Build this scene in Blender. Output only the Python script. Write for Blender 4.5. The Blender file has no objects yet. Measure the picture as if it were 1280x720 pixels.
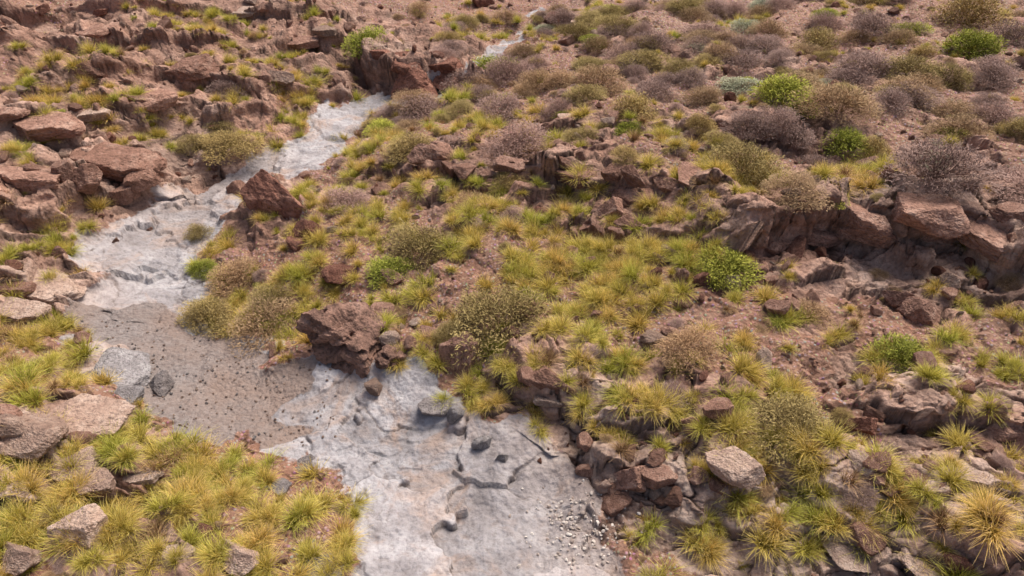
import bpy, bmesh, math, random
import numpy as np
from mathutils import Vector
rng=np.random.default_rng(7); random.seed(7)
scene=bpy.context.scene
scene.view_settings.view_transform='Standard'
try: scene.view_settings.look='None'
except: pass
# ---------------------------------------------------------------- noise
def h2(ix,iy,seed):
    a=(ix.astype(np.int64)*374761393+iy.astype(np.int64)*668265263+seed*1442695041)&0xffffffff
    a=((a^(a>>13))*1274126177)&0xffffffff
    a=((a^(a>>16))*2246822519)&0xffffffff
    a=a^(a>>15)
    return (a&0xffffff)/float(0x1000000)
def vn(x,y,seed=0):
    ix=np.floor(x);iy=np.floor(y);fx=x-ix;fy=y-iy
    ux=fx*fx*fx*(fx*(fx*6-15)+10);uy=fy*fy*fy*(fy*(fy*6-15)+10)
    def g(ox,oy):
        a=h2(ix+ox,iy+oy,seed)*6.28318530718
        return np.cos(a)*(fx-ox)+np.sin(a)*(fy-oy)
    a=g(0,0);b=g(1,0);c=g(0,1);d=g(1,1)
    return (a+(b-a)*ux+(c-a)*uy+(a-b-c+d)*ux*uy)*1.5
def fbm(x,y,seed=0,o=4,gain=.5):
    s=0;a=1.;f=1.
    for i in range(o):
        s=s+a*vn(x*f+i*17.3,y*f-i*9.1,seed+i);a*=gain;f*=2.03
    return s
def voro(x,y,seed=0):
    ix=np.floor(x);iy=np.floor(y)
    f1=np.full(x.shape,9.);f2=np.full(x.shape,9.)
    i1=np.zeros(x.shape);j1=np.zeros(x.shape);dx1=np.zeros(x.shape);dy1=np.zeros(x.shape)
    for ox in(-1,0,1):
        for oy in(-1,0,1):
            cx=ix+ox;cy=iy+oy
            px=cx+.1+.8*h2(cx,cy,seed);py=cy+.1+.8*h2(cx,cy,seed+50)
            dx=x-px;dy=y-py;d=np.sqrt(dx*dx+dy*dy)
            m=d<f1
            f2=np.where(m,f1,np.minimum(f2,d));f1=np.where(m,d,f1)
            i1=np.where(m,cx,i1);j1=np.where(m,cy,j1);dx1=np.where(m,dx,dx1);dy1=np.where(m,dy,dy1)
    return f1,f2,i1,j1,dx1,dy1
def ss(a,b,x):
    t=np.clip((x-a)/(b-a),0,1);return t*t*(3-2*t)
# ---------------------------------------------------------------- survey geometry
CH=9.0;P=math.radians(38);F=853.0
cp,sp=math.cos(P),math.sin(P)
def ray(u,v):
    a=(np.asarray(u,float)-640)/F;b=(360-np.asarray(v,float))/F
    return a,cp+b*sp,-sp+b*cp
def at_h(u,v,h):
    dx,dy,dz=ray(u,v);t=(np.asarray(h)-CH)/dz
    return t*dx,t*dy,t
ctrl=[(560,650,-.3),(420,530,-.4),(300,480,-.5),(170,400,-.45),(190,320,-.4),(330,220,-.3),(450,130,-.1),(640,50,.1),(570,760,-.3),(250,275,-.4),
(50,650,.4),(150,600,.2),(50,540,.5),(20,450,.4),(40,350,.4),(60,240,.8),(100,120,1.5),(200,80,1.3),(0,50,2.2),(350,40,1.2),(300,130,.6),(0,150,1.7),(200,200,.2),(260,660,.0),(520,40,.8),
(450,430,.1),(580,430,.3),(340,260,.3),(520,290,.5),(700,250,.9),(800,220,1.1),(650,400,.5),(600,200,.7),(520,150,.2),(600,130,.5),(800,100,1.0),(1000,60,1.3),(1200,60,1.7),(760,40,.8),
(1000,200,1.3),(1200,220,1.5),(1080,290,1.0),(1080,360,.6),(1200,450,.7),(900,400,.65),(1000,500,.5),(850,560,.25),(800,650,-.15),(1000,650,.2),(1200,600,.6),(700,600,-.2),(1250,700,.5)]
C=[]
for u,v,h in ctrl:
    x,y,_=at_h(u,v,h);C.append((float(x),float(y),h))
C+=[(0,60,3),(-35,45,6),(38,50,5),(0,120,22),(-100,100,34),(100,100,32),(0,300,95),(-300,300,120),(300,300,120),(-300,0,40),(300,0,40),(0,-60,-4),(-40,-10,3),(40,-10,3),(-20,8,2),(22,8,1.6),(0,1,-.2)]
C=np.array(C)
n=len(C)
def ker(r2): return .5*r2*np.log(r2+1e-9)
D=(C[:,None,0]-C[None,:,0])**2+(C[:,None,1]-C[None,:,1])**2
A=np.zeros((n+3,n+3));A[:n,:n]=ker(D)+np.eye(n)*2.0
A[:n,n]=1;A[:n,n+1:n+3]=C[:,:2];A[n,:n]=1;A[n+1:n+3,:n]=C[:,:2].T
W=np.linalg.solve(A,np.concatenate([C[:,2],[0,0,0]]))
def macro(x,y):
    z=W[n]+W[n+1]*x+W[n+2]*y
    for i in range(n):
        z=z+W[i]*ker((x-C[i,0])**2+(y-C[i,1])**2)
    return z
def site(u,v):
    u=np.atleast_1d(np.asarray(u,float));v=np.atleast_1d(np.asarray(v,float))
    h=np.zeros(u.shape)
    for i in range(14):
        x,y,t=at_h(u,v,h);h=h*.45+.55*np.clip(macro(x,y),-2,6)
    return x,y,t
def line(pts):
    a=np.array(pts,float);x,y,t=site(a[:,0],a[:,1]);return x,y,t
# (line, height, caprock probability)
LED=[([(935,318),(975,306),(1030,304),(1090,312),(1150,320),(1200,312),(1250,338)],1.1,.7),
([(690,226),(740,236),(800,250),(860,266)],.45,.6),
([(495,216),(550,219),(600,229),(690,226)],.42,.55),
([(730,289),(790,296),(850,304)],.3,.5),
([(1150,536),(1210,526),(1300,551)],.45,.4),
([(-40,270),(60,276),(110,263),(200,256)],.7,.45),
([(-60,355),(60,367),(130,392)],.45,.45),
([(465,94),(520,113),(580,101)],1.1,.9),
([(60,128),(200,115),(330,125),(430,115)],.5,.25),
([(-60,78),(130,65),(260,75),(430,63)],.5,.2),
([(-60,170),(80,175),(180,165)],.5,.25),
([(-60,25),(200,21),(420,31)],.5,.2),
([(700,566),(770,600),(830,622),(920,618)],.32,.6),
([(1040,652),(1120,702),(1200,732)],.3,.3),
([(700,168),(860,178),(1010,186),(1200,200)],.28,.3),
([(640,482),(700,502),(760,522)],.3,.45),
([(860,562),(930,582),(1010,612)],.25,.25),
([(-60,562),(50,582),(150,592)],.3,.5),
([(700,30),(900,90),(1100,100),(1300,95)],.2,.1),
([(150,150),(240,160),(330,150)],.4,.25),([(200,205),(280,200),(340,185)],.3,.25)]
LED=[(line(p),H,pr) for p,H,pr in LED]
def ledges(x,y):
    dz=np.zeros(x.shape);ox=np.zeros(x.shape);oy=np.zeros(x.shape);near=np.zeros(x.shape)
    wig=.45*fbm(x*.8,y*.8,90,3)+.05*vn(x*3.5,y*3.5,93)
    for (px,py,_),H,_ in LED:
        m=(x>px.min()-9)&(x<px.max()+9)&(y>py.min()-9)&(y<py.max()+9)
        if not m.any(): continue
        X=x[m];Y=y[m];best=np.full(X.shape,1e9);sd=np.zeros(X.shape);ex=np.zeros(X.shape);nx=np.zeros(X.shape);ny=np.zeros(X.shape)
        k=len(px)-1
        for i in range(k):
            ax,ay=px[i],py[i];bx,by=px[i+1]-ax,py[i+1]-ay;l=math.hypot(bx,by)
            tu=((X-ax)*bx+(Y-ay)*by)/(l*l);t=np.clip(tu,0,1)
            d=np.hypot(X-ax-t*bx,Y-ay-t*by);q=d<best
            best=np.where(q,d,best)
            s=((Y-ay)*bx-(X-ax)*by)/l
            sd=np.where(q,np.where(s>0,d,-d),sd)
            e=np.zeros(X.shape)
            if i==0:e=np.maximum(e,-tu*l)
            if i==k-1:e=np.maximum(e,(tu-1)*l)
            ex=np.where(q,e,ex);nx=np.where(q,-by/l,nx);ny=np.where(q,bx/l,ny)
        w=1-ss(0,1.3,ex);hv=.85+.5*fbm(X*.4,Y*.4,94,2)
        d=sd+wig[m];w=w*np.clip(hv,.3,1.2)
        st=ss(-.16,.16,d)
        dz[m]+=H*w*(st*np.exp(-np.maximum(d,0)/2.4))-.15*H*w*np.exp(-((d+.35)/.35)**2)
        O=-.42*H*w*st*np.exp(-np.maximum(d,0)/.7)
        ox[m]+=O*nx;oy[m]+=O*ny
        near[m]=np.maximum(near[m],w*np.exp(-(sd/ (1.0+H))**2))
    return dz,ox,oy,near
STR=[(625,790,205),(605,650,150),(530,570,98),(420,525,75),(300,490,80),(200,440,80),(165,390,68),(185,330,68),(240,278,56),(320,222,38),(400,178,36),(440,138,34),(530,118,18),(590,90,5),(650,50,3),(670,0,2),(690,-30,2)]
a=np.array(STR,float);SX,SY,ST=site(a[:,0],a[:,1]);SW=a[:,2]*ST/F
def stream(x,y):
    best=np.full(x.shape,9.);
    for i in range(len(SX)-1):
        ax,ay=SX[i],SY[i];bx,by=SX[i+1]-ax,SY[i+1]-ay
        t=np.clip(((x-ax)*bx+(y-ay)*by)/(bx*bx+by*by),0,1)
        r=np.hypot(x-ax-t*bx,y-ay-t*by)-(SW[i]+t*(SW[i+1]-SW[i]))
        best=np.minimum(best,r)
    best=best+.6*fbm(x*.8,y*.8,70,4)
    return 1-ss(-.25,.25,best),best
def blobs(lst):
    a=np.array(lst,float);X,Y,T=site(a[:,0],a[:,1]);return X,Y,a[:,2]*T/F,a[:,3]*T/F*1.5,a[:,4]
def evalb(B,x,y):
    s=np.zeros(x.shape)
    for X,Y,rx,ry,w in zip(*B): s=s+w*np.exp(-((x-X)/rx)**2-((y-Y)/ry)**2)
    return s
GRAV=blobs([(150,405,75,35,1.3),(290,490,110,45,1.4),(230,450,60,40,1.2),(250,540,50,30,1.),(350,545,40,20,.6)])
ROCK=blobs([(100,230,150,70,1),(100,120,200,60,.7),(300,60,200,50,.6),(40,350,110,50,1),(60,560,110,60,.8),(520,60,100,50,1.2),(600,215,130,35,.8),(800,240,120,40,.8),
(1090,285,180,35,1.0),(450,430,80,40,.9),(740,520,90,40,.9),(850,560,120,60,.7),(1130,340,180,50,.6),(1220,540,100,50,.8),(1120,640,140,60,.8),(1000,680,150,40,.8),(700,480,60,40,.5),(860,160,200,20,.5),
(250,700,130,30,.9),(340,260,70,50,.9),(130,460,70,20,.9),(1230,690,100,50,.8),(300,190,120,40,.8),(1150,480,100,40,.3)])
PALE=blobs([(740,520,90,50,.9),(870,640,150,70,1.1),(1020,690,160,60,.9),(1150,480,130,60,.6),(1130,350,150,30,.7),(600,470,70,30,.2),(250,220,160,60,.35),(60,560,110,60,.8),(40,360,110,50,.6),(140,460,70,25,1),(270,700,120,30,.7),(1240,620,100,60,.6),(80,220,120,60,.3),(1090,270,120,20,.5)])
def masks(x,y):
    S,sdist=stream(x,y)
    G=np.clip(evalb(GRAV,x,y)+.35*fbm(x*1.1,y*1.1,71,3),0,1.3);G=ss(.45,.75,G)
    led=ledges(x,y)
    R=evalb(ROCK,x,y)+.9*led[3]+.65*fbm(x*.45,y*.45,72,4)+.08
    R=ss(.3,.75,R)*(1-S)
    return S,G,R,led
def height(x,y,full=False):
    S,G,R,(dz,ox,oy,near)=masks(x,y)
    dist=np.hypot(x,y)
    m=macro(x,y)
    far=ss(45,120,dist)
    z=m+dz*(1-S*.8)+.28*fbm(x*.3,y*.3,1,4)*(1-.7*S)+far*6*fbm(x*.02,y*.02,5,5)
    b=m+.3*fbm(x*.3+3,y*.3,2,3);q=b/.36
    fq=q-np.floor(q);wd=.10+.10*ss(12,30,dist)
    z=z+.36*(np.floor(q)+ss(.5-wd,.5+wd,fq)-q)*(R*.85+.12*(1-R)*(1-S))*(.4+.9*ss(-.3,.4,fbm(x*.2,y*.2,8,2)))*(1-far)
    wx=x+.25*fbm(x*1.2,y*1.2,11,3);wy=y+.25*fbm(x*1.2+9,y*1.2,12,3)
    SG=S*(1-G)
    ux=wx*.62+wy*.30;uy=-wx*.28+wy*.55
    f1,f2,i,j,dx,dy=voro(ux+.15*fbm(x*2.5,y*2.5,62,2),uy+.15*fbm(x*2.5+4,y*2.5,63,2),64);cs=h2(i,j,65);es=f2-f1
    z=z+SG*((cs-.5)*.13+dx*(h2(i,j,66)-.5)*.26+dy*(h2(i,j,67)-.6)*.22+.05*fbm(x*1.1,y*1.1,68,4))
    crs=np.exp(-(es/.022)**2)*ss(-.35,.15,fbm(x*.9,y*.9,69,2))
    soft=1-.25*ss(14,30,dist)
    f1,f2,i,j,dx,dy=voro(wx*.75,wy*1.25,13);c1=h2(i,j,14);e1=f2-f1
    amp=R*1.05*soft
    z=z+amp*((c1-.5)*.24+dx*(h2(i,j,15)-.5)*.32+dy*(h2(i,j,16)-.6)*.30)
    cr1=np.exp(-(e1/.045)**2)
    f1,f2,i,j,dx,dy=voro(wx*2.3+4,wy*3.2,23);c2=h2(i,j,24);e2=f2-f1
    frac=ss(0.,.4,fbm(x*.6,y*.6,73,2))
    a2=(R*1.15*ss(-.5,.4,fbm(x*.5,y*.5,31,2))+(1-S)*(1-R)*.45+SG*.24*frac)*soft
    z=z+a2*((c2-.5)*.17+dx*(h2(i,j,25)-.5)*.22+dy*(h2(i,j,26)-.6)*.22)
    cr2=np.exp(-(e2/.06)**2)*np.clip(a2,0,1)
    f1,f2,i,j,dx,dy=voro(wx*6.1+1,wy*7.3,33);e3=f2-f1
    a3=((R*.8+(1-R)*.8)*ss(-.3,.5,fbm(x*.9,y*.9,37,2))*(1-S))+SG*.10*frac
    z=z+a3*((h2(i,j,34)-.5)*.075+dx*(h2(i,j,35)-.5)*.12+dy*(h2(i,j,36)-.6)*.12)
    crack=np.clip(cr1*amp+.5*cr2+.25*np.exp(-(e3/.1)**2)*a3+.75*crs*SG,0,1)
    z=z-.08*cr1*amp-.035*cr2-.03*crs*SG
    z=z+(.06*fbm(x*2.2,y*2.2,41,4,.55))*(1-S*.45)+.012*fbm(x*14,y*14,42,2)*(1-.5*S)
    if full: return z,ox,oy,S,G,R,(c1*.5+c2*.3+.2*h2(i,j,38))*(1-S)+S*(cs*.7+.15),crack
    return z
# ---------------------------------------------------------------- node helpers
class NT:
    def __init__(s,name):
        s.m=bpy.data.materials.new(name);s.m.use_nodes=True;s.t=s.m.node_tree;s.t.nodes.clear()
        s.out=s.t.nodes.new('ShaderNodeOutputMaterial');s.b=s.t.nodes.new('ShaderNodeBsdfPrincipled')
        s.t.links.new(s.b.outputs[0],s.out.inputs[0]);s.tc=s.t.nodes.new('ShaderNodeTexCoord').outputs['Object']
    def put(s,inp,val):
        if hasattr(val,'node'): s.t.links.new(val,inp)
        else:
            if isinstance(val,tuple) and len(val)==3 and inp.type=='RGBA': val=val+(1,)
            inp.default_value=val
    def noise(s,sc,det=6,r=.6,dist=0,vec=None,col=False):
        k=s.t.nodes.new('ShaderNodeTexNoise');s.put(k.inputs['Vector'],vec or s.tc)
        k.inputs['Scale'].default_value=sc;k.inputs['Detail'].default_value=det;k.inputs['Roughness'].default_value=r;k.inputs['Distortion'].default_value=dist
        return k.outputs['Color' if col else 'Fac']
    def ramp(s,f,pts):
        k=s.t.nodes.new('ShaderNodeValToRGB');s.put(k.inputs[0],f);e=k.color_ramp.elements
        while len(e)<len(pts): e.new(.5)
        for i,(p,c) in enumerate(pts):
            e[i].position=p;e[i].color=(c+(1,)) if isinstance(c,tuple) else (c,c,c,1)
        return k.outputs[0]
    def mix(s,f,a,b,mode='MIX'):
        k=s.t.nodes.new('ShaderNodeMix');k.data_type='RGBA';k.blend_type=mode
        s.put(k.inputs[0],f);s.put(k.inputs[6],a);s.put(k.inputs[7],b);return k.outputs[2]
    def math(s,op,a,b=0.,c=None,clamp=False):
        k=s.t.nodes.new('ShaderNodeMath');k.operation=op;k.use_clamp=clamp;s.put(k.inputs[0],a);s.put(k.inputs[1],b)
        if c is not None:s.put(k.inputs[2],c)
        return k.outputs[0]
    def attr(s,name,out='Fac'):
        k=s.t.nodes.new('ShaderNodeAttribute');k.attribute_name=name;return k.outputs[out]
    def rnd(s): return s.t.nodes.new('ShaderNodeObjectInfo').outputs['Random']
    def bump(s,h,st,dist,nrm=None):
        k=s.t.nodes.new('ShaderNodeBump');k.inputs['Strength'].default_value=st;k.inputs['Distance'].default_value=dist
        s.put(k.inputs['Height'],h)
        if nrm is not None:s.put(k.inputs['Normal'],nrm)
        return k.outputs[0]
    def diffuse(s):
        s.t.nodes.remove(s.b);s.b=s.t.nodes.new('ShaderNodeBsdfDiffuse');s.t.links.new(s.b.outputs[0],s.out.inputs[0])
# ---------------------------------------------------------------- ground material
def ground_mat():
    N=NT('rocky_ground')
    big=N.noise(.3,3,.65);mid=N.noise(1.6,6,.68,.4);fine=N.noise(9,5,.75)
    soil=N.ramp(fine,[(.3,(.10,.052,.035)),(.48,(.25,.134,.092)),(.7,(.44,.28,.205))])
    soil=N.mix(N.ramp(big,[(.4,0.),(.6,.7)]),soil,N.ramp(mid,[(.3,(.19,.082,.053)),(.55,(.33,.172,.115)),(.75,(.44,.285,.21))]))
    k=N.t.nodes.new('ShaderNodeTexVoronoi');N.put(k.inputs['Vector'],N.tc);k.inputs['Scale'].default_value=13
    pb=N.ramp(k.outputs['Distance'],[(.2,.85),(.42,0.)]);pcol=N.mix(.76,k.outputs['Color'],(.39,.225,.165))
    soil=N.mix(pb,soil,pcol)
    rock=N.ramp(mid,[(.28,(.165,.085,.06)),(.45,(.32,.178,.128)),(.58,(.45,.266,.197)),(.75,(.59,.40,.315))])
    pale=N.ramp(mid,[(.28,(.31,.205,.16)),(.5,(.50,.355,.285)),(.7,(.63,.495,.42))])
    rock=N.mix(N.attr('pale'),rock,pale)
    cell=N.attr('cell')
    rock=N.mix(1.,rock,N.ramp(cell,[(.15,.72),(.85,1.18)]),'MULTIPLY')
    rock=N.mix(N.ramp(fine,[(.35,.6),(.52,0.)]),rock,(.14,.078,.056))
    st=N.ramp(mid,[(.3,(.245,.222,.225)),(.5,(.38,.356,.368)),(.7,(.52,.495,.508))])
    st=N.mix(N.ramp(N.noise(.8,5,.7,.8),[(.50,0.),(.64,.72)]),st,(.41,.285,.22))
    st=N.mix(N.math('MULTIPLY',N.attr('pale'),.85),st,N.mix(1.,pale,(.86,.86,.86),'MULTIPLY'))
    st=N.mix(N.ramp(fine,[(.34,.55),(.52,0.)]),st,(.18,.15,.142))
    st=N.mix(1.,st,N.ramp(cell,[(.2,.78),(.8,1.12)]),'MULTIPLY')
    gv=N.mix(N.ramp(k.outputs['Color'],[(.2,.0),(.8,.5)]),N.ramp(fine,[(.3,(.15,.12,.112)),(.7,(.28,.23,.213))]),(.35,.31,.295))
    gv=N.mix(N.ramp(big,[(.42,0.),(.6,.6)]),gv,(.30,.205,.16))
    jit=N.math('MULTIPLY',N.math('SUBTRACT',fine,.5),.9)
    def th(a): return N.ramp(N.math('ADD',N.attr(a),jit),[(.4,0.),(.6,1.)])
    col=N.mix(th('rockm'),soil,rock)
    ts=th('streamm');gm=N.math('MULTIPLY',th('gravelm'),ts)
    col=N.mix(ts,col,st)
    col=N.mix(gm,col,gv)
    col=N.mix(N.math('MULTIPLY',N.attr('crack'),.8),col,(.09,.058,.045))
    N.put(N.b.inputs['Base Color'],col)
    N.b.inputs['Roughness'].default_value=.72
    N.b.inputs['Specular IOR Level'].default_value=.3
    hh=N.math('SUBTRACT',N.math('MULTIPLY',fine,1.),N.math('MULTIPLY',k.outputs['Distance'],.45))
    smooth=N.math('SUBTRACT',1.,N.math('MULTIPLY',N.math('SUBTRACT',ts,gm,clamp=True),.5))
    N.put(N.b.inputs['Normal'],N.bump(N.math('MULTIPLY',hh,smooth),.95,.07))
    return N.m
# ---------------------------------------------------------------- terrain
th=np.radians(np.linspace(69,10.5,1080));ym=CH/np.tan(th)
y0=-70+np.linspace(0,1,30,endpoint=False)**.4*(ym[0]+70)
y1=ym[-1]*np.geomspace(1,10,50)[1:]
ys=np.concatenate([y0,ym,y1])
s=np.linspace(-1,1,1020)
Wd=5.8+.74*np.maximum(ys,0)
ab=np.abs(s);inn=np.clip(ab/.95,0,1);outr=np.clip((ab-.95)/.05,0,1)
X=np.sign(s)[None,:]*(inn[None,:]*Wd[:,None]+outr[None,:]**2*(420-Wd[:,None]).clip(60))
Y=np.repeat(ys[:,None],len(s),1)
shp=X.shape;x=X.ravel();y=Y.ravel()
z,ox,oy,S,G,R,cell,crack=height(x,y,True)
pale=np.clip(evalb(PALE,x,y)+.4*fbm(x*.6,y*.6,77,3)*(1-.6*S),0,1)
ly=vn(z*7+.3*x,z*0+1.3,333)*.12*ss(.2,.9,np.abs(oy)/(.1)+0*z)
co=np.stack([x+ox,y+oy-ly,z],1)
nr,nc=shp
idx=np.arange(nr*nc).reshape(shp)
q=np.stack([idx[:-1,:-1],idx[:-1,1:],idx[1:,1:],idx[1:,:-1]],-1).reshape(-1,4)
def make_mesh(name,co,faces,smooth=True,mat=None):
    me=bpy.data.meshes.new(name);k=faces.shape[1]
    me.vertices.add(len(co));me.vertices.foreach_set('co',co.astype(np.float32).ravel())
    me.loops.add(faces.size);me.loops.foreach_set('vertex_index',faces.astype(np.int32).ravel())
    me.polygons.add(len(faces));me.polygons.foreach_set('loop_start',np.arange(len(faces),dtype=np.int32)*k)
    me.update(calc_edges=True)
    me.polygons.foreach_set('use_smooth',np.full(len(faces),smooth))
    if mat:me.materials.append(mat)
    return me
def fattr(me,name,v):
    a=me.attributes.new(name,'FLOAT','POINT');a.data.foreach_set('value',v.astype(np.float32))
me=make_mesh('hillside_ground',co,q,True,ground_mat())
for k,v in(('streamm',S),('gravelm',G),('rockm',R),('cell',cell),('crack',crack),('pale',pale)):fattr(me,k,v)
ground=bpy.data.objects.new('hillside_ground',me);scene.collection.objects.link(ground)
# ---------------------------------------------------------------- rocks
def rock_mat(name,dark,midc,light):
    N=NT(name);nz=N.noise(2.2,5,.7,.3);f=N.noise(11,3,.7)
    c=N.ramp(nz,[(.3,dark),(.52,midc),(.72,light)])
    c=N.mix(1.,c,N.ramp(N.rnd(),[(0.,(.66,.61,.59)),(.35,(.92,.87,.85)),(.7,(1.03,1.03,1.04)),(1.,(1.22,1.18,1.15))]),'MULTIPLY')
    c=N.mix(N.ramp(f,[(.33,.7),(.52,0.)]),c,tuple(v*.5 for v in dark))
    N.put(N.b.inputs['Base Color'],c);N.b.inputs['Roughness'].default_value=.88;N.b.inputs['Specular IOR Level'].default_value=.2
    N.put(N.b.inputs['Normal'],N.bump(f,.9,.08));return N.m
M_brown=rock_mat('brown_rock',(.19,.105,.076),(.37,.215,.162),(.53,.36,.285))
M_red=rock_mat('red_rock',(.13,.056,.04),(.26,.125,.09),(.40,.225,.165))
M_dark=rock_mat('dark_pitted_rock',(.10,.06,.047),(.22,.13,.10),(.37,.24,.19))
M_grey=rock_mat('grey_rock',(.20,.18,.175),(.35,.32,.318),(.50,.47,.465))
M_pale=rock_mat('pale_rock',(.31,.21,.17),(.48,.35,.28),(.61,.485,.41))
N=NT('white_pebble');N.diffuse();N.put(N.b.inputs['Color'],N.ramp(N.rnd(),[(0.,(.28,.22,.19)),(.5,(.44,.38,.34)),(1.,(.62,.56,.51))]));M_white=N.m
def ico(sub):
    bm=bmesh.new();bmesh.ops.create_icosphere(bm,subdivisions=sub,radius=1)
    v=np.array([w.co[:] for w in bm.verts]);f=np.array([[w.index for w in g.verts] for g in bm.faces]);bm.free();return v,f
ICO={k:ico(k) for k in(3,4,5)}
def n3(v,sc,seed):
    return (vn(v[:,0]*sc+v[:,2]*sc*.7,v[:,1]*sc-v[:,2]*sc*.4,seed)+vn(v[:,1]*sc+5,v[:,2]*sc,seed+1)+vn(v[:,2]*sc+.5*v[:,0]*sc,v[:,0]*sc-3,seed+2))/2
def rock_mesh(name,sub,seed,flat=.75,planes=11,rough=.05,mat=None,pit=0.,slab=False):
    r=np.random.default_rng(seed);v,f=ICO[sub]
    nn=r.normal(size=(planes,3));nn[:,2]*=.8
    d=r.uniform(.45,.9,planes)
    if slab:
        az=np.linspace(0,6.28,planes,endpoint=False)+r.uniform(-.5,.5,planes)
        nn=np.stack([np.cos(az),np.sin(az),r.uniform(-.35,.25,planes)],1);d=r.uniform(.55,1.,planes)
        e=r.normal(size=(4,3));e[:,2]=np.abs(e[:,2])+.4
        nn=np.concatenate([nn,[[r.uniform(-.2,.2),r.uniform(-.2,.2),1]],[[.0,.0,-1]],e]);d=np.concatenate([d,[.55,.6],r.uniform(.65,.85,4)])
    nn/=np.linalg.norm(nn,axis=1)[:,None]
    dot=v@nn.T;rad=np.where(dot>.05,d/np.maximum(dot,.05),9.)
    rad=np.concatenate([rad,np.full((len(v),1),1.15)],1)
    k=50.;rr=-np.log(np.exp(-k*rad).sum(1))/k
    c=v*rr[:,None]
    c=c+v*(rough*(n3(c,1.8,seed)+.6*n3(c,4.5,seed+9)+.35*n3(c,11,seed+19)))[:,None]
    qs=n3(c,1.6,seed+77)*5;c=c*(1+.035*(np.floor(qs)-qs))[:,None]
    if pit>0:
        pp=n3(c,3.2,seed+31);c=c-v*(pit*ss(.1,.5,pp))[:,None]
    c*=np.array([1,r.uniform(.65,.9),flat*r.uniform(.8,1.1)])
    c/=np.abs(c[:,0]).max()
    return make_mesh(name,c,f,False,mat)
lib={}
B=[rock_mesh('boulder_shape',5,100+i,.75,9+i%5,.07) for i in range(10)]
BP=[rock_mesh('pitted_shape',5,200+i,.7,13,.14,pit=.28) for i in range(2)]
BS=[rock_mesh('slab_shape',5,250+i,.75,5+i%3,.07,slab=True) for i in range(8)]
def site_full(u,v):
    x,y,t=site(u,v)
    h=macro(x,y)
    for _ in range(8):
        z=height(x,y);h=h*.5+.5*z;x,y,t=at_h(u,v,h);x=np.atleast_1d(x);y=np.atleast_1d(y)
    return x,y,height(x,y),t
BO=[(345,268,112,.85,'R'),(385,300,50,.7,'R'),(435,436,128,.66,'P'),(490,455,60,.6,'P'),(582,452,66,1.2,'B'),(540,514,48,.7,'G'),(470,487,28,.9,'L'),(605,560,32,.9,'G'),(570,522,28,.9,'G'),(628,575,20,.9,'G'),
(790,612,70,.9,'B'),(760,612,30,.7,'B'),(868,540,44,.7,'B'),(900,520,50,.9,'B'),(930,530,40,.7,'B'),(900,614,32,.9,'B'),(870,602,34,.8,'B'),(735,596,34,.8,'B'),(845,628,30,.6,'B'),(820,575,36,.6,'B'),
(1080,540,50,.8,'R'),(1145,400,50,.8,'B'),(1122,382,36,.9,'B'),(1185,370,30,.7,'B'),(965,316,54,.8,'B'),(968,390,36,1.,'B'),(987,390,28,1.1,'B'),(880,357,30,.9,'R'),(852,352,24,1.,'B'),(855,378,36,.5,'B'),
(765,272,54,.8,'B'),(795,243,62,.5,'B'),(720,228,70,.5,'B'),(740,285,34,.6,'B'),(700,302,28,.6,'B'),(430,350,56,.6,'R'),(150,225,120,.5,'B'),(30,225,100,.45,'B'),(515,82,64,.6,'R'),(560,84,60,.7,'R'),(600,8,36,1.,'R'),(690,30,26,.8,'R'),
(300,708,70,.6,'L'),(220,698,48,.5,'L'),(110,672,84,.9,'L'),(35,552,96,.7,'L'),(105,538,120,.5,'L'),(10,545,60,.8,'L'),(200,485,36,.6,'G'),(160,497,40,.5,'G'),(145,467,90,.3,'G'),(405,716,70,.3,'G'),(25,708,70,.6,'L'),(120,610,70,.5,'L'),
(1112,620,48,.7,'B'),(1143,602,44,.6,'B'),(1092,602,34,.8,'B'),(1160,585,30,.6,'B'),(555,208,64,.6,'B'),(528,218,40,.8,'B'),(640,222,50,.5,'B'),(300,240,36,.6,'B'),(415,440,30,.8,'B'),(385,590,54,.3,'G'),(350,612,34,.4,'G'),(480,392,36,.6,'B'),
(375,310,34,.8,'R'),(50,365,110,.35,'L'),(20,395,80,.4,'L'),(240,110,70,.5,'B'),(130,75,70,.5,'B'),(60,180,90,.5,'B'),(200,150,60,.5,'B'),(90,590,60,.5,'L'),(20,620,60,.6,'L'),(180,600,50,.4,'L'),
(1020,296,80,.4,'B'),(1095,300,90,.4,'B'),(1160,304,80,.45,'B'),
(1215,600,70,.3,'L'),(1260,640,60,.3,'L'),(1060,700,60,.3,'L'),(1170,715,80,.3,'L'),(1260,540,60,.4,'B'),(690,505,50,.4,'L'),(660,480,34,.6,'B'),(720,545,50,.4,'L'),(835,418,28,.6,'B'),(815,425,36,.5,'L'),(745,398,26,.7,'B'),(1250,290,50,.5,'B')]
mats={'R':M_red,'P':M_dark,'B':M_brown,'G':M_grey,'L':M_pale}
a=np.array([b[:3] for b in BO],float);bx,by,bz,bt=site_full(a[:,0],a[:,1])
def add_rock(nm,shape,mk,loc,scl,rot):
    key=(shape.name,mk)
    if key not in lib:
        mm=shape.copy();mm.materials.append(mats[mk]);lib[key]=mm
    o=bpy.data.objects.new(nm,lib[key]);scene.collection.objects.link(o);o.location=loc;o.scale=scl;o.rotation_euler=rot
for i,b in enumerate(BO):
    w=b[2]*bt[i]/F/2
    shape=(BP[i%2] if b[4]=='P' else (BS[i%8] if b[3]<=.5 else B[i%10]))
    add_rock('boulder',shape,b[4],(bx[i],by[i]+w*.15,bz[i]+w*b[3]*.3),(w,w,w*b[3]*1.35),(random.uniform(-.2,.2),random.uniform(-.2,.2),random.choice([0,3.14])+random.uniform(-.5,.5)))
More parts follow.
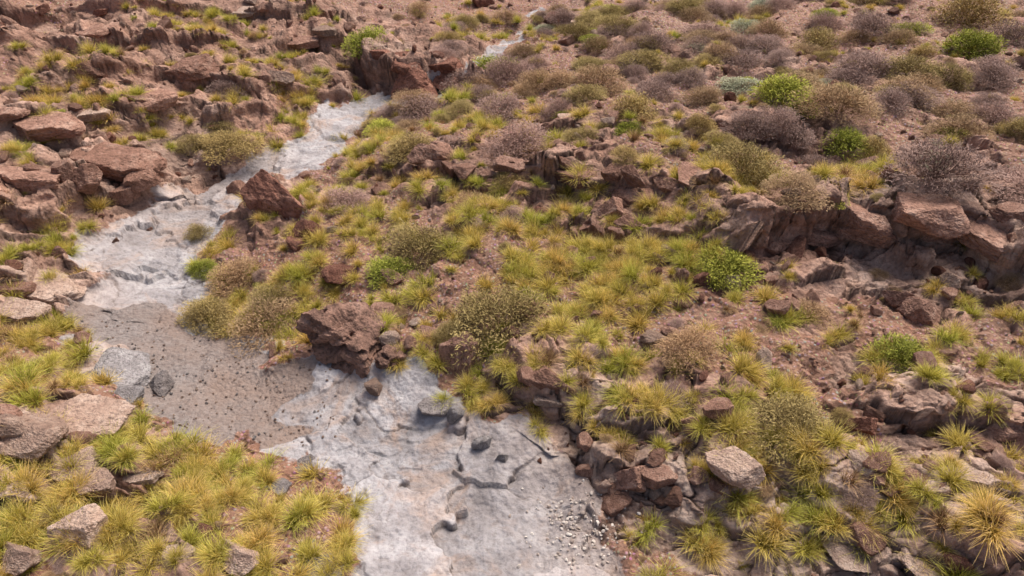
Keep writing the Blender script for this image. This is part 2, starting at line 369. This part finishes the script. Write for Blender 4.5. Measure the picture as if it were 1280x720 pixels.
# caprock blocks along the ledges
for li,((px,py,_),H,pr) in enumerate(LED):
    seg=np.hypot(np.diff(px),np.diff(py));cum=np.concatenate([[0],np.cumsum(seg)]);s0=.3
    while s0<cum[-1]:
        w=random.uniform(.25,.8)*(1.25 if H>1 else 1.)*(1. if H>.4 else .7)
        X_=np.interp(s0,cum,px);Y_=np.interp(s0,cum,py);X2=np.interp(min(s0+.2,cum[-1]),cum,px);Y2=np.interp(min(s0+.2,cum[-1]),cum,py)
        ang=math.atan2(Y2-Y_,X2-X_);nx,ny=-math.sin(ang),math.cos(ang)
        q=np.array([[X_+nx*k,Y_+ny*k] for k in(-.1,.5,1.)]);zz=height(q[:,0],q[:,1]);top=float(np.max(zz))
        f=w*.25-.34*H*.4+random.uniform(-.1,.25)
        if random.random()<pr:
            hz=min(random.uniform(.4,.75)*max(H,.45),.45)
            add_rock('ledge_rock',random.choice(BS+B[:3]),('R' if li==7 else ('L' if random.random()<.12 else 'B')),(X_+nx*f,Y_+ny*f,top-hz*.5),(w,w*.9,hz*1.2),(random.uniform(-.15,.2),random.uniform(-.18,.18),ang+random.uniform(-.5,.5)))
        s0+=w*random.uniform(1.0,1.9)
# ---------------------------------------------------------------- plants
def strips(base,d0,length,width,droop,seg,r):
    n=len(base);ts=np.linspace(0,1,seg+1)
    side=np.cross(d0,np.array([0,0,1.])+r.normal(size=(n,3))*.3);side/=np.linalg.norm(side,axis=1)[:,None]+1e-9
    P=[];T=[]
    for t in ts:
        c=base+d0*(length*t)[:,None];c[:,2]-=droop*length*t*t
        w=width*(1-t*.85)*.5
        P.append(c-side*w[:,None]);P.append(c+side*w[:,None]);T+= [np.full(n,t)]*2
    co=np.stack(P,1).reshape(-1,3);T=np.stack(T,1).reshape(-1)
    m=2*(seg+1);f=[]
    b=np.arange(n)*m
    for k in range(seg): f.append(np.stack([b+2*k,b+2*k+1,b+2*k+3,b+2*k+2],1))
    return co,np.concatenate(f),T
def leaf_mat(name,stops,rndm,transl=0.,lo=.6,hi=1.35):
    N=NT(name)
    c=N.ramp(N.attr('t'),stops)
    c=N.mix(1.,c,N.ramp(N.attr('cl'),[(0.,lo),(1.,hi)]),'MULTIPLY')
    c=N.mix(1.,c,N.ramp(N.rnd(),rndm),'MULTIPLY')
    N.diffuse();N.put(N.b.inputs['Color'],c)
    if transl>0:
        tr=N.t.nodes.new('ShaderNodeBsdfTranslucent');N.put(tr.inputs[0],c)
        mx=N.t.nodes.new('ShaderNodeMixShader');mx.inputs[0].default_value=transl
        N.t.links.new(N.b.outputs[0],mx.inputs[1]);N.t.links.new(tr.outputs[0],mx.inputs[2]);N.t.links.new(mx.outputs[0],N.out.inputs[0])
    return N.m
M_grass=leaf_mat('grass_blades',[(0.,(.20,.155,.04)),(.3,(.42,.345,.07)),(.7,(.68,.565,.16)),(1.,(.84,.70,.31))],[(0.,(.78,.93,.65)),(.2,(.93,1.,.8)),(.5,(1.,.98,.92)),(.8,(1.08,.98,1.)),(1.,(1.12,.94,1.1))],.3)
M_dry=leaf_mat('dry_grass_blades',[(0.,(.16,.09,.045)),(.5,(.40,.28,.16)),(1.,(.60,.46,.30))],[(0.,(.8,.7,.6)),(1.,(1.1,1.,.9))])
def tuft(name,seed,mat,n=260,ln=.42):
    r=np.random.default_rng(seed);k=r.integers(1,4);cc=r.normal(size=(k,2))*.08
    ci=r.integers(0,k,n);base=np.zeros((n,3));base[:,:2]=cc[ci]+r.normal(size=(n,2))*.035
    az=r.uniform(0,6.283,n);el=np.radians(r.uniform(15,90,n))
    out=base[:,:2]*2.2
    d=np.stack([np.cos(az)*np.cos(el)+out[:,0],np.sin(az)*np.cos(el)+out[:,1],np.sin(el)],1);d/=np.linalg.norm(d,axis=1)[:,None]
    L=ln*r.uniform(.6,1.05,n);dr=r.uniform(.1,.45,n)
    base[:,2]=-.02
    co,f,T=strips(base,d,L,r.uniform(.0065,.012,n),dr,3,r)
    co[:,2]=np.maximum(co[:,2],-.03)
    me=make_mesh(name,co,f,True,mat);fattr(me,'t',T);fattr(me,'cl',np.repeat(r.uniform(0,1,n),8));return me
def shrub(name,seed,mat,n=4200,lw=.02,ll=.075,h=.8,clump=22,inner=.45,jit=.8):
    r=np.random.default_rng(seed)
    az=r.uniform(0,6.283,clump);el=np.arcsin(r.uniform(.02,1,clump))
    cd=np.stack([np.cos(az)*np.cos(el),np.sin(az)*np.cos(el),np.sin(el)],1);cr=r.uniform(.78,1.08,clump)
    ci=r.integers(0,clump,n)
    off=r.normal(size=(n,3));off/=np.linalg.norm(off,axis=1)[:,None];off*=(r.uniform(0,1,n)**.4*.34)[:,None]
    p=cd[ci]*cr[ci][:,None]*.70+off
    m2=r.uniform(size=n)<.42;q=r.normal(size=(n,3));q[:,2]=np.abs(q[:,2]);q/=np.linalg.norm(q,axis=1)[:,None]
    p[m2]=(q*(r.uniform(inner,.93,n))[:,None])[m2]
    p[:,2]=np.abs(p[:,2])
    d=p/(np.linalg.norm(p,axis=1)[:,None]+1e-6)+r.normal(size=(n,3))*jit;d[:,2]+=.2;d/=np.linalg.norm(d,axis=1)[:,None]
    rad=np.linalg.norm(p,axis=1)
    L=ll*r.uniform(.6,1.4,n)*1.5;
    co,f,T=strips(p,d,L,lw*r.uniform(.6,1.3,n),np.zeros(n),1,r)
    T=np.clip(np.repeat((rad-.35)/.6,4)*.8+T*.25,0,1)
    cl=np.clip(h2(ci,ci*0,seed)*.6+r.uniform(0,.4,n),0,1);CL=np.repeat(cl,4)
    ns=70;az=r.uniform(0,6.283,ns);el=np.arcsin(r.uniform(.1,1,ns))
    sd=np.stack([np.cos(az)*np.cos(el),np.sin(az)*np.cos(el),np.sin(el)],1)
    c2,f2,_=strips(r.normal(size=(ns,3))*np.array([.06,.06,0]),sd,r.uniform(.6,.9,ns),np.full(ns,.02),np.full(ns,-.1),3,r)
    f2=f2+len(co);co=np.concatenate([co,c2]);f=np.concatenate([f,f2]);T=np.concatenate([T,np.full(len(c2),.3)]);CL=np.concatenate([CL,np.full(len(c2),.4)])
    aa=np.arctan2(co[:,1],co[:,0]);co[:,:2]*=(1+.13*np.sin(aa*2+seed)+.08*np.sin(aa*3+seed*2.1)+.05*np.sin(aa*5+seed*.7))[:,None]
    co=co*np.array([1,1,h]);co[:,2]-=.03
    me=make_mesh(name,co,f,False,mat);fattr(me,'t',T);fattr(me,'cl',CL);return me
rn=[(0.,(.8,.8,.8)),(.5,(1.,1.,1.)),(1.,(1.15,1.08,1.05))]
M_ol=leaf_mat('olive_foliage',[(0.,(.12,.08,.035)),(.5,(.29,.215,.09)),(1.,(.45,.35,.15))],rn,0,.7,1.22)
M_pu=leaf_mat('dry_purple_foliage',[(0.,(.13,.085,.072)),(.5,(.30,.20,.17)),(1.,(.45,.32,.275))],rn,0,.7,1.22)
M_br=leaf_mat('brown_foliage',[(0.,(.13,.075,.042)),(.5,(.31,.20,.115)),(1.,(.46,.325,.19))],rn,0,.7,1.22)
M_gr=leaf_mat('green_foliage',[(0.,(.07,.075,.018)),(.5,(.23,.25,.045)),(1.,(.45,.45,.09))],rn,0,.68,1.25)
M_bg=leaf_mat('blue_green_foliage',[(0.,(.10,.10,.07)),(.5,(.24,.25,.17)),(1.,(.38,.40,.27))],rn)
SH={}
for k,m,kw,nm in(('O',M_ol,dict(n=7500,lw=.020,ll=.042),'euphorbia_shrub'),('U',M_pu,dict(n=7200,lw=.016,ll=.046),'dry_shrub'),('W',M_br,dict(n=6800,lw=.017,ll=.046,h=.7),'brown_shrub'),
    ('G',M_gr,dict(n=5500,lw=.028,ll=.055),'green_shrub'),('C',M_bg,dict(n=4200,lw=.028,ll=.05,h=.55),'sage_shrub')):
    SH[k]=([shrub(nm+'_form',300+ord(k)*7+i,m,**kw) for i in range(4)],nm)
SL=[(625,410,132,'O'),(530,318,108,'O'),(488,344,62,'G'),(980,540,124,'O'),(925,222,98,'O'),(1160,246,122,'U'),(650,190,104,'U'),(625,142,72,'U'),(592,264,66,'W'),(790,148,86,'O'),(745,108,82,'W'),(580,108,60,'U'),(635,97,66,'U'),
(1020,62,66,'O'),(1125,52,48,'W'),(982,124,86,'G'),(1040,152,104,'W'),(1195,172,84,'W'),(1262,232,70,'U'),(1210,30,94,'O'),(1268,52,66,'U'),(1055,186,70,'G'),(1210,66,72,'G'),(462,80,66,'G'),(905,342,80,'G'),(1125,460,90,'G'),
(635,226,50,'O'),(1010,398,64,'W'),(860,442,90,'W'),(935,164,66,'U'),(880,126,56,'W'),(1060,108,62,'U'),(968,164,66,'U'),(1110,134,60,'U'),(1020,218,56,'U'),(845,498,50,'U'),(255,340,40,'G'),(280,170,46,'O'),
(785,167,44,'G'),(755,164,34,'O'),(1180,106,68,'O'),(1240,101,58,'U'),(700,106,54,'W'),(1185,176,36,'G'),(550,154,32,'O'),(875,160,44,'O'),(1030,110,42,'C'),(930,146,36,'C'),(1170,187,36,'C'),(600,110,54,'W'),(655,70,46,'W'),
(300,352,84,'W'),(335,408,100,'W'),(265,402,76,'O'),(240,185,44,'O'),(560,420,44,'O'),(250,295,40,'O'),(1075,620,46,'U'),(640,276,44,'U'),(1260,356,44,'W'),(340,376,60,'O'),(820,122,60,'U'),(850,92,54,'O'),(780,77,54,'U'),(900,72,50,'W'),(960,42,54,'W'),(1080,32,48,'U'),(1150,112,64,'W'),(1240,152,64,'U'),(1090,192,54,'O'),(700,142,48,'U'),(780,210,44,'O'),(1110,90,54,'U'),(990,180,54,'U')]
a=np.array([b[:3] for b in SL],float);bx,by,bz,bt=site_full(a[:,0],a[:,1])
hero=[]
for i,b in enumerate(SL):
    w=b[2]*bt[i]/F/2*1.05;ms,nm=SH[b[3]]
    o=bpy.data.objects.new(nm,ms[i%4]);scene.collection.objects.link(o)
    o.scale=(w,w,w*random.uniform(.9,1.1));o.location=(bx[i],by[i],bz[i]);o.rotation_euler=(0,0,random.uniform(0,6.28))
    hero.append((bx[i],by[i],w))
hero=np.array(hero)
# ---------------------------------------------------------------- instanced masses
def scatter(name,meshes,x,y,z,rot,scl,ix):
    col=bpy.data.collections.new(name+'_source')
    for i,m in enumerate(meshes):
        o=bpy.data.objects.new('%s_form_%02d'%(name,i),m);col.objects.link(o)
    me=bpy.data.meshes.new(name);me.vertices.add(len(x));me.vertices.foreach_set('co',np.stack([x,y,z],1).astype(np.float32).ravel())
    a=me.attributes.new('rot','FLOAT_VECTOR','POINT');a.data.foreach_set('vector',rot.astype(np.float32).ravel())
    a=me.attributes.new('scl','FLOAT_VECTOR','POINT');a.data.foreach_set('vector',scl.astype(np.float32).ravel())
    a=me.attributes.new('ix','INT','POINT');a.data.foreach_set('value',ix.astype(np.int32))
    ob=bpy.data.objects.new(name,me);scene.collection.objects.link(ob)
    g=bpy.data.node_groups.new(name+'_nodes','GeometryNodeTree')
    g.interface.new_socket('Geometry',in_out='INPUT',socket_type='NodeSocketGeometry');g.interface.new_socket('Geometry',in_out='OUTPUT',socket_type='NodeSocketGeometry')
    gi=g.nodes.new('NodeGroupInput');go=g.nodes.new('NodeGroupOutput');ip=g.nodes.new('GeometryNodeInstanceOnPoints');ci=g.nodes.new('GeometryNodeCollectionInfo')
    ci.inputs['Collection'].default_value=col;ci.inputs['Separate Children'].default_value=True;ci.inputs['Reset Children'].default_value=True
    ip.inputs['Pick Instance'].default_value=True
    def na(nm,ty):
        k=g.nodes.new('GeometryNodeInputNamedAttribute');k.data_type=ty;k.inputs['Name'].default_value=nm;return [o for o in k.outputs if o.enabled and o.name=='Attribute'][0]
    er=g.nodes.new('FunctionNodeEulerToRotation');g.links.new(na('rot','FLOAT_VECTOR'),er.inputs[0]);g.links.new(er.outputs[0],ip.inputs['Rotation'])
    g.links.new(na('scl','FLOAT_VECTOR'),ip.inputs['Scale']);g.links.new(na('ix','INT'),ip.inputs['Instance Index'])
    g.links.new(gi.outputs[0],ip.inputs['Points']);g.links.new(ci.outputs[0],ip.inputs['Instance']);g.links.new(ip.outputs[0],go.inputs[0])
    md=ob.modifiers.new('scatter','NODES');md.node_group=g
    return ob
def zrot(n,t=.12):
    r=rng.normal(size=(n,3))*t;r[:,2]=rng.uniform(0,6.283,n);return r
GC=[(30,490),(80,480),(120,500),(160,555),(60,600),(110,590),(200,600),(250,590),(300,600),(180,640),(230,650),(60,660),(30,640),(280,640),(390,640),(420,690),(390,690),(310,540),(305,510),(260,610),(330,620),(20,400),(60,430),(80,470),(150,490),(20,620),(140,620),(20,670),(210,620),(70,640),(180,530),(370,670),(440,670),(330,650),(60,415),(30,430),(100,610),(230,570),(0,470),(160,660),(200,670),
(100,310),(80,300),(90,320),(40,200),(15,190),(110,325),(100,150),(90,130),(20,300),(270,300),(255,330),(300,350),(260,380),(240,400),(290,370),(340,390),(310,410),(375,350),(390,345),(410,240),(440,270),(430,460),(440,470),(550,410),(520,470),(600,490),(640,510),(680,500),(620,540),(660,555),(570,490),(725,440),(710,460),(370,380),(350,430),(270,420),(395,250),(460,300),(460,380),(510,490),(420,250),(430,290),(480,270),(500,400),
(650,320),(690,260),(720,265),(740,310),(770,310),(840,320),(860,330),(780,350),(700,320),(640,290),(760,380),(775,390),(715,385),(820,350),(870,310),(930,240),(920,250),(690,330),(820,335),(800,320),(660,350),(735,325),(710,310),(750,350),(860,290),(630,240),(575,300),(560,310),(590,280),
(900,570),(940,590),(990,600),(960,560),(1000,560),(1040,590),(830,560),(850,655),(860,580),(770,555),(760,490),(780,500),(935,430),(995,415),(1210,465),(1150,490),(1250,400),(1255,355),(1130,650),(1140,680),(1180,640),(1240,630),(1250,680),(1190,700),(960,690),(980,640),(830,470),(1190,550),(1270,480),(960,610),(930,620),(1030,620),(770,690),(880,555),(740,430),(700,410),(890,480),(1060,480),
(380,130),(400,120),(370,150),(350,190),(200,150),(250,30),(220,40),(280,45),(200,20),(240,60),(180,180),(130,150),(320,170),(300,130),(430,170),(450,190),(470,150),(500,180),(560,130),(580,140),(520,230),(600,160),(620,260),(700,190),(820,190),(850,200),(870,250),(1030,245),(1090,230),(1050,245),(990,235),(740,20),(950,20),(640,40),(560,30),(590,50),(400,30),(360,100),(460,215),(540,175),(640,155),(580,240),(420,140),(270,80),(150,100),(60,110),(330,90)]
g=np.array(GC,float);dense=(g[:,0]<460)&(g[:,1]>280);cen=(g[:,0]>560)&(g[:,0]<880)&(g[:,1]>240)&(g[:,1]<400);rep=np.where(dense,8,np.where(cen,9,np.where(g[:,1]>280,6,9)));uu=np.repeat(g[:,0],rep);vv=np.repeat(g[:,1],rep)
gx,gy,gt=site(uu,vv);gx=gx+rng.normal(size=len(gx))*.46;gy=gy+rng.normal(size=len(gy))*.58
nh=len(gx)
ex=rng.uniform(-34,38,14000);ey=rng.uniform(3,46,14000)
dn=fbm(ex*.35,ey*.35,150,3);Se,_=stream(ex,ey)
keep=(rng.uniform(size=14000)<ss(-.4,.9,dn)*.5)&(Se<.2)
gx=np.concatenate([gx,ex[keep]]);gy=np.concatenate([gy,ey[keep]]);hand=np.arange(len(gx))<nh
Ss,_=stream(gx,gy)
k=(Ss<.5)|(rng.uniform(size=len(gx))<.04);gx=gx[k];gy=gy[k];hand=hand[k]
gz=height(gx,gy);ng=len(gx)
base=np.where(hand,rng.uniform(.46,1.0,ng),rng.uniform(.25,.75,ng))
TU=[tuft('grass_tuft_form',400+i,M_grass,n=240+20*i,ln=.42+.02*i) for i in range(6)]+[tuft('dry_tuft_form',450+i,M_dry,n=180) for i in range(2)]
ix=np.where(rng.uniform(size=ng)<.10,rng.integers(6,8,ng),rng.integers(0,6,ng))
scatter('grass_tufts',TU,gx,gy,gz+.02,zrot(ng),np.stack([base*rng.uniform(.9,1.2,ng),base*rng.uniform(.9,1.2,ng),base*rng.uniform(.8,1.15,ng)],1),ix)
# distant & small shrubs
m=10000;sx=rng.uniform(-34,45,m);sy=rng.uniform(9,60,m)
SB=blobs([(950,90,420,110,1.5),(1150,150,250,100,1.1),(700,90,140,50,.9),(1200,260,100,60,.3),(900,300,300,120,.10),(300,120,300,90,.12),(600,200,200,60,.3),(850,15,400,30,1.2)])
dens=evalb(SB,sx,sy)*ss(-.7,.4,fbm(sx*.3,sy*.3,160,3))+.2*(sy>36)
Se,_=stream(sx,sy);k=(rng.uniform(size=m)<dens*.62)&(Se<.1)
dmin=np.min(np.hypot(sx[:,None]-hero[None,:,0],sy[:,None]-hero[None,:,1])-hero[None,:,2],1);k&=dmin>.1
sx=sx[k];sy=sy[k];sc=rng.uniform(.2,.9,len(sx));kind=rng.choice(5,len(sx),p=[.27,.40,.25,.05,.03])
m=9000;tx=rng.uniform(-26,32,m);ty=rng.uniform(3.5,36,m);Se,_=stream(tx,ty)
k=(rng.uniform(size=m)<.30*ss(-.5,.6,fbm(tx*.6,ty*.6,180,3)))&(Se<.1);tx=tx[k];ty=ty[k]
sx=np.concatenate([sx,tx]);sy=np.concatenate([sy,ty]);sc=np.concatenate([sc,rng.uniform(.07,.22,len(tx))]);kind=np.concatenate([kind,rng.choice(5,len(tx),p=[.3,.38,.28,.03,.01])])
ns=len(sx);sz=height(sx,sy)
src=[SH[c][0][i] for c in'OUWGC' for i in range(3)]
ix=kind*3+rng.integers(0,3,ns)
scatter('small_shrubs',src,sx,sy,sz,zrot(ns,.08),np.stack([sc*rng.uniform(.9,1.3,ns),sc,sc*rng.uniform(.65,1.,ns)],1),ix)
# rubble + stones
SD=blobs([(1130,360,200,50,1.1),(900,380,180,70,.9),(850,570,150,60,.9),(1120,600,150,60,.5),(780,280,200,60,.8),(620,430,150,50,.6),(950,80,450,90,.6),(700,500,100,60,.6),(200,60,400,90,.5),(1000,440,200,80,.7),(500,400,100,60,.4),(60,240,120,60,.5)])
def stones(name,forms,m,k0,scf,seed):
    px=rng.uniform(-30,36,m);py=rng.uniform(3,46,m)
    nr_=ledges(px,py)[3];dens=.22+evalb(SD,px,py)*.8+.5*nr_;dens*=ss(-.6,.6,fbm(px*.8,py*.8,seed,3))
    Se,_=stream(px,py);dens*=1-.94*Se;k=rng.uniform(size=m)<dens*k0;px=px[k];py=py[k];pn=len(px);pz=height(px,py);sc=scf(pn)
    scatter(name,forms,px,py,pz+sc*.2,rng.uniform(-.5,.5,(pn,3))+np.stack([0*px,0*px,rng.uniform(0,6.28,pn)],1),np.stack([sc,sc*rng.uniform(.7,1.,pn),sc*rng.uniform(.55,1.1,pn)],1),rng.integers(0,len(forms),pn));return pn
ML=[M_brown,M_brown,M_red,M_brown,M_pale]
pn=stones('scree_stones',[rock_mesh('stone_form',3,500+i,.75,8,.05,ML[i%5]) for i in range(15)],90000,.42,lambda n:.03+.05*rng.pareto(2.2,n).clip(0,3.5),170)
pr=stones('rubble_rocks',[rock_mesh('rubble_form',4,540+i,.8,9,.07,ML[i%5],slab=i%3==0) for i in range(15)],9000,.20,lambda n:rng.uniform(.10,.30,n),171)
pu,pv=rng.normal(728,30,260),rng.normal(655,29,260);qx,qy,_=site(pu,pv)
eu=rng.uniform(100,420,500);ev=rng.uniform(400,560,500);q2,q3,_=site(eu,ev);Se,_=stream(q2,q3);q2=q2[Se>.5];q3=q3[Se>.5]
nw=len(qx);qx=np.concatenate([qx,q2]);qy=np.concatenate([qy,q3]);qn=len(qx);qz=height(qx,qy);sc=rng.uniform(.012,.035,qn);sc[:nw]=rng.uniform(.012,.036,nw)
ii=np.where(np.arange(qn)<nw,rng.integers(3,6,qn),rng.integers(0,3,qn))
peb=[rock_mesh('pebble_form',3,600+i,.7,9,.03,[M_pale,M_grey,M_pale,M_white,M_white,M_white][i]) for i in range(6)]
scatter('stream_pebbles',peb,qx,qy,qz+sc*.4,zrot(qn,.3),np.stack([sc,sc,sc],1),ii)
# ---------------------------------------------------------------- light, sky, camera
EL,AZ=math.radians(60),math.radians(40)
sd=Vector((math.sin(AZ)*math.cos(EL),math.cos(AZ)*math.cos(EL),math.sin(EL)))
L=bpy.data.lights.new('sun','SUN');L.energy=3.5;L.angle=math.radians(28);L.color=(1,.95,.86)
lo=bpy.data.objects.new('sun',L);scene.collection.objects.link(lo);lo.rotation_euler=sd.to_track_quat('Z','Y').to_euler();lo.location=sd*50
w=bpy.data.worlds.new('World');scene.world=w;w.use_nodes=True;t=w.node_tree
bg=t.nodes.get('Background') or t.nodes.new('ShaderNodeBackground')
sk=t.nodes.new('ShaderNodeTexSky');sk.sky_type='NISHITA';sk.sun_disc=False;sk.sun_elevation=EL;sk.sun_rotation=AZ;sk.dust_density=6;sk.ozone_density=.3;sk.air_density=.9
t.links.new(sk.outputs[0],bg.inputs[0]);bg.inputs[1].default_value=.15
c=bpy.data.cameras.new('camera');c.lens=24;c.sensor_width=36;c.clip_end=2000
co_=bpy.data.objects.new('camera',c);scene.collection.objects.link(co_);co_.location=(0,0,CH);co_.rotation_euler=(math.pi/2-P,0,0);scene.camera=co_
print('grass',ng,'shrubs',ns,'stones',pn,pr)
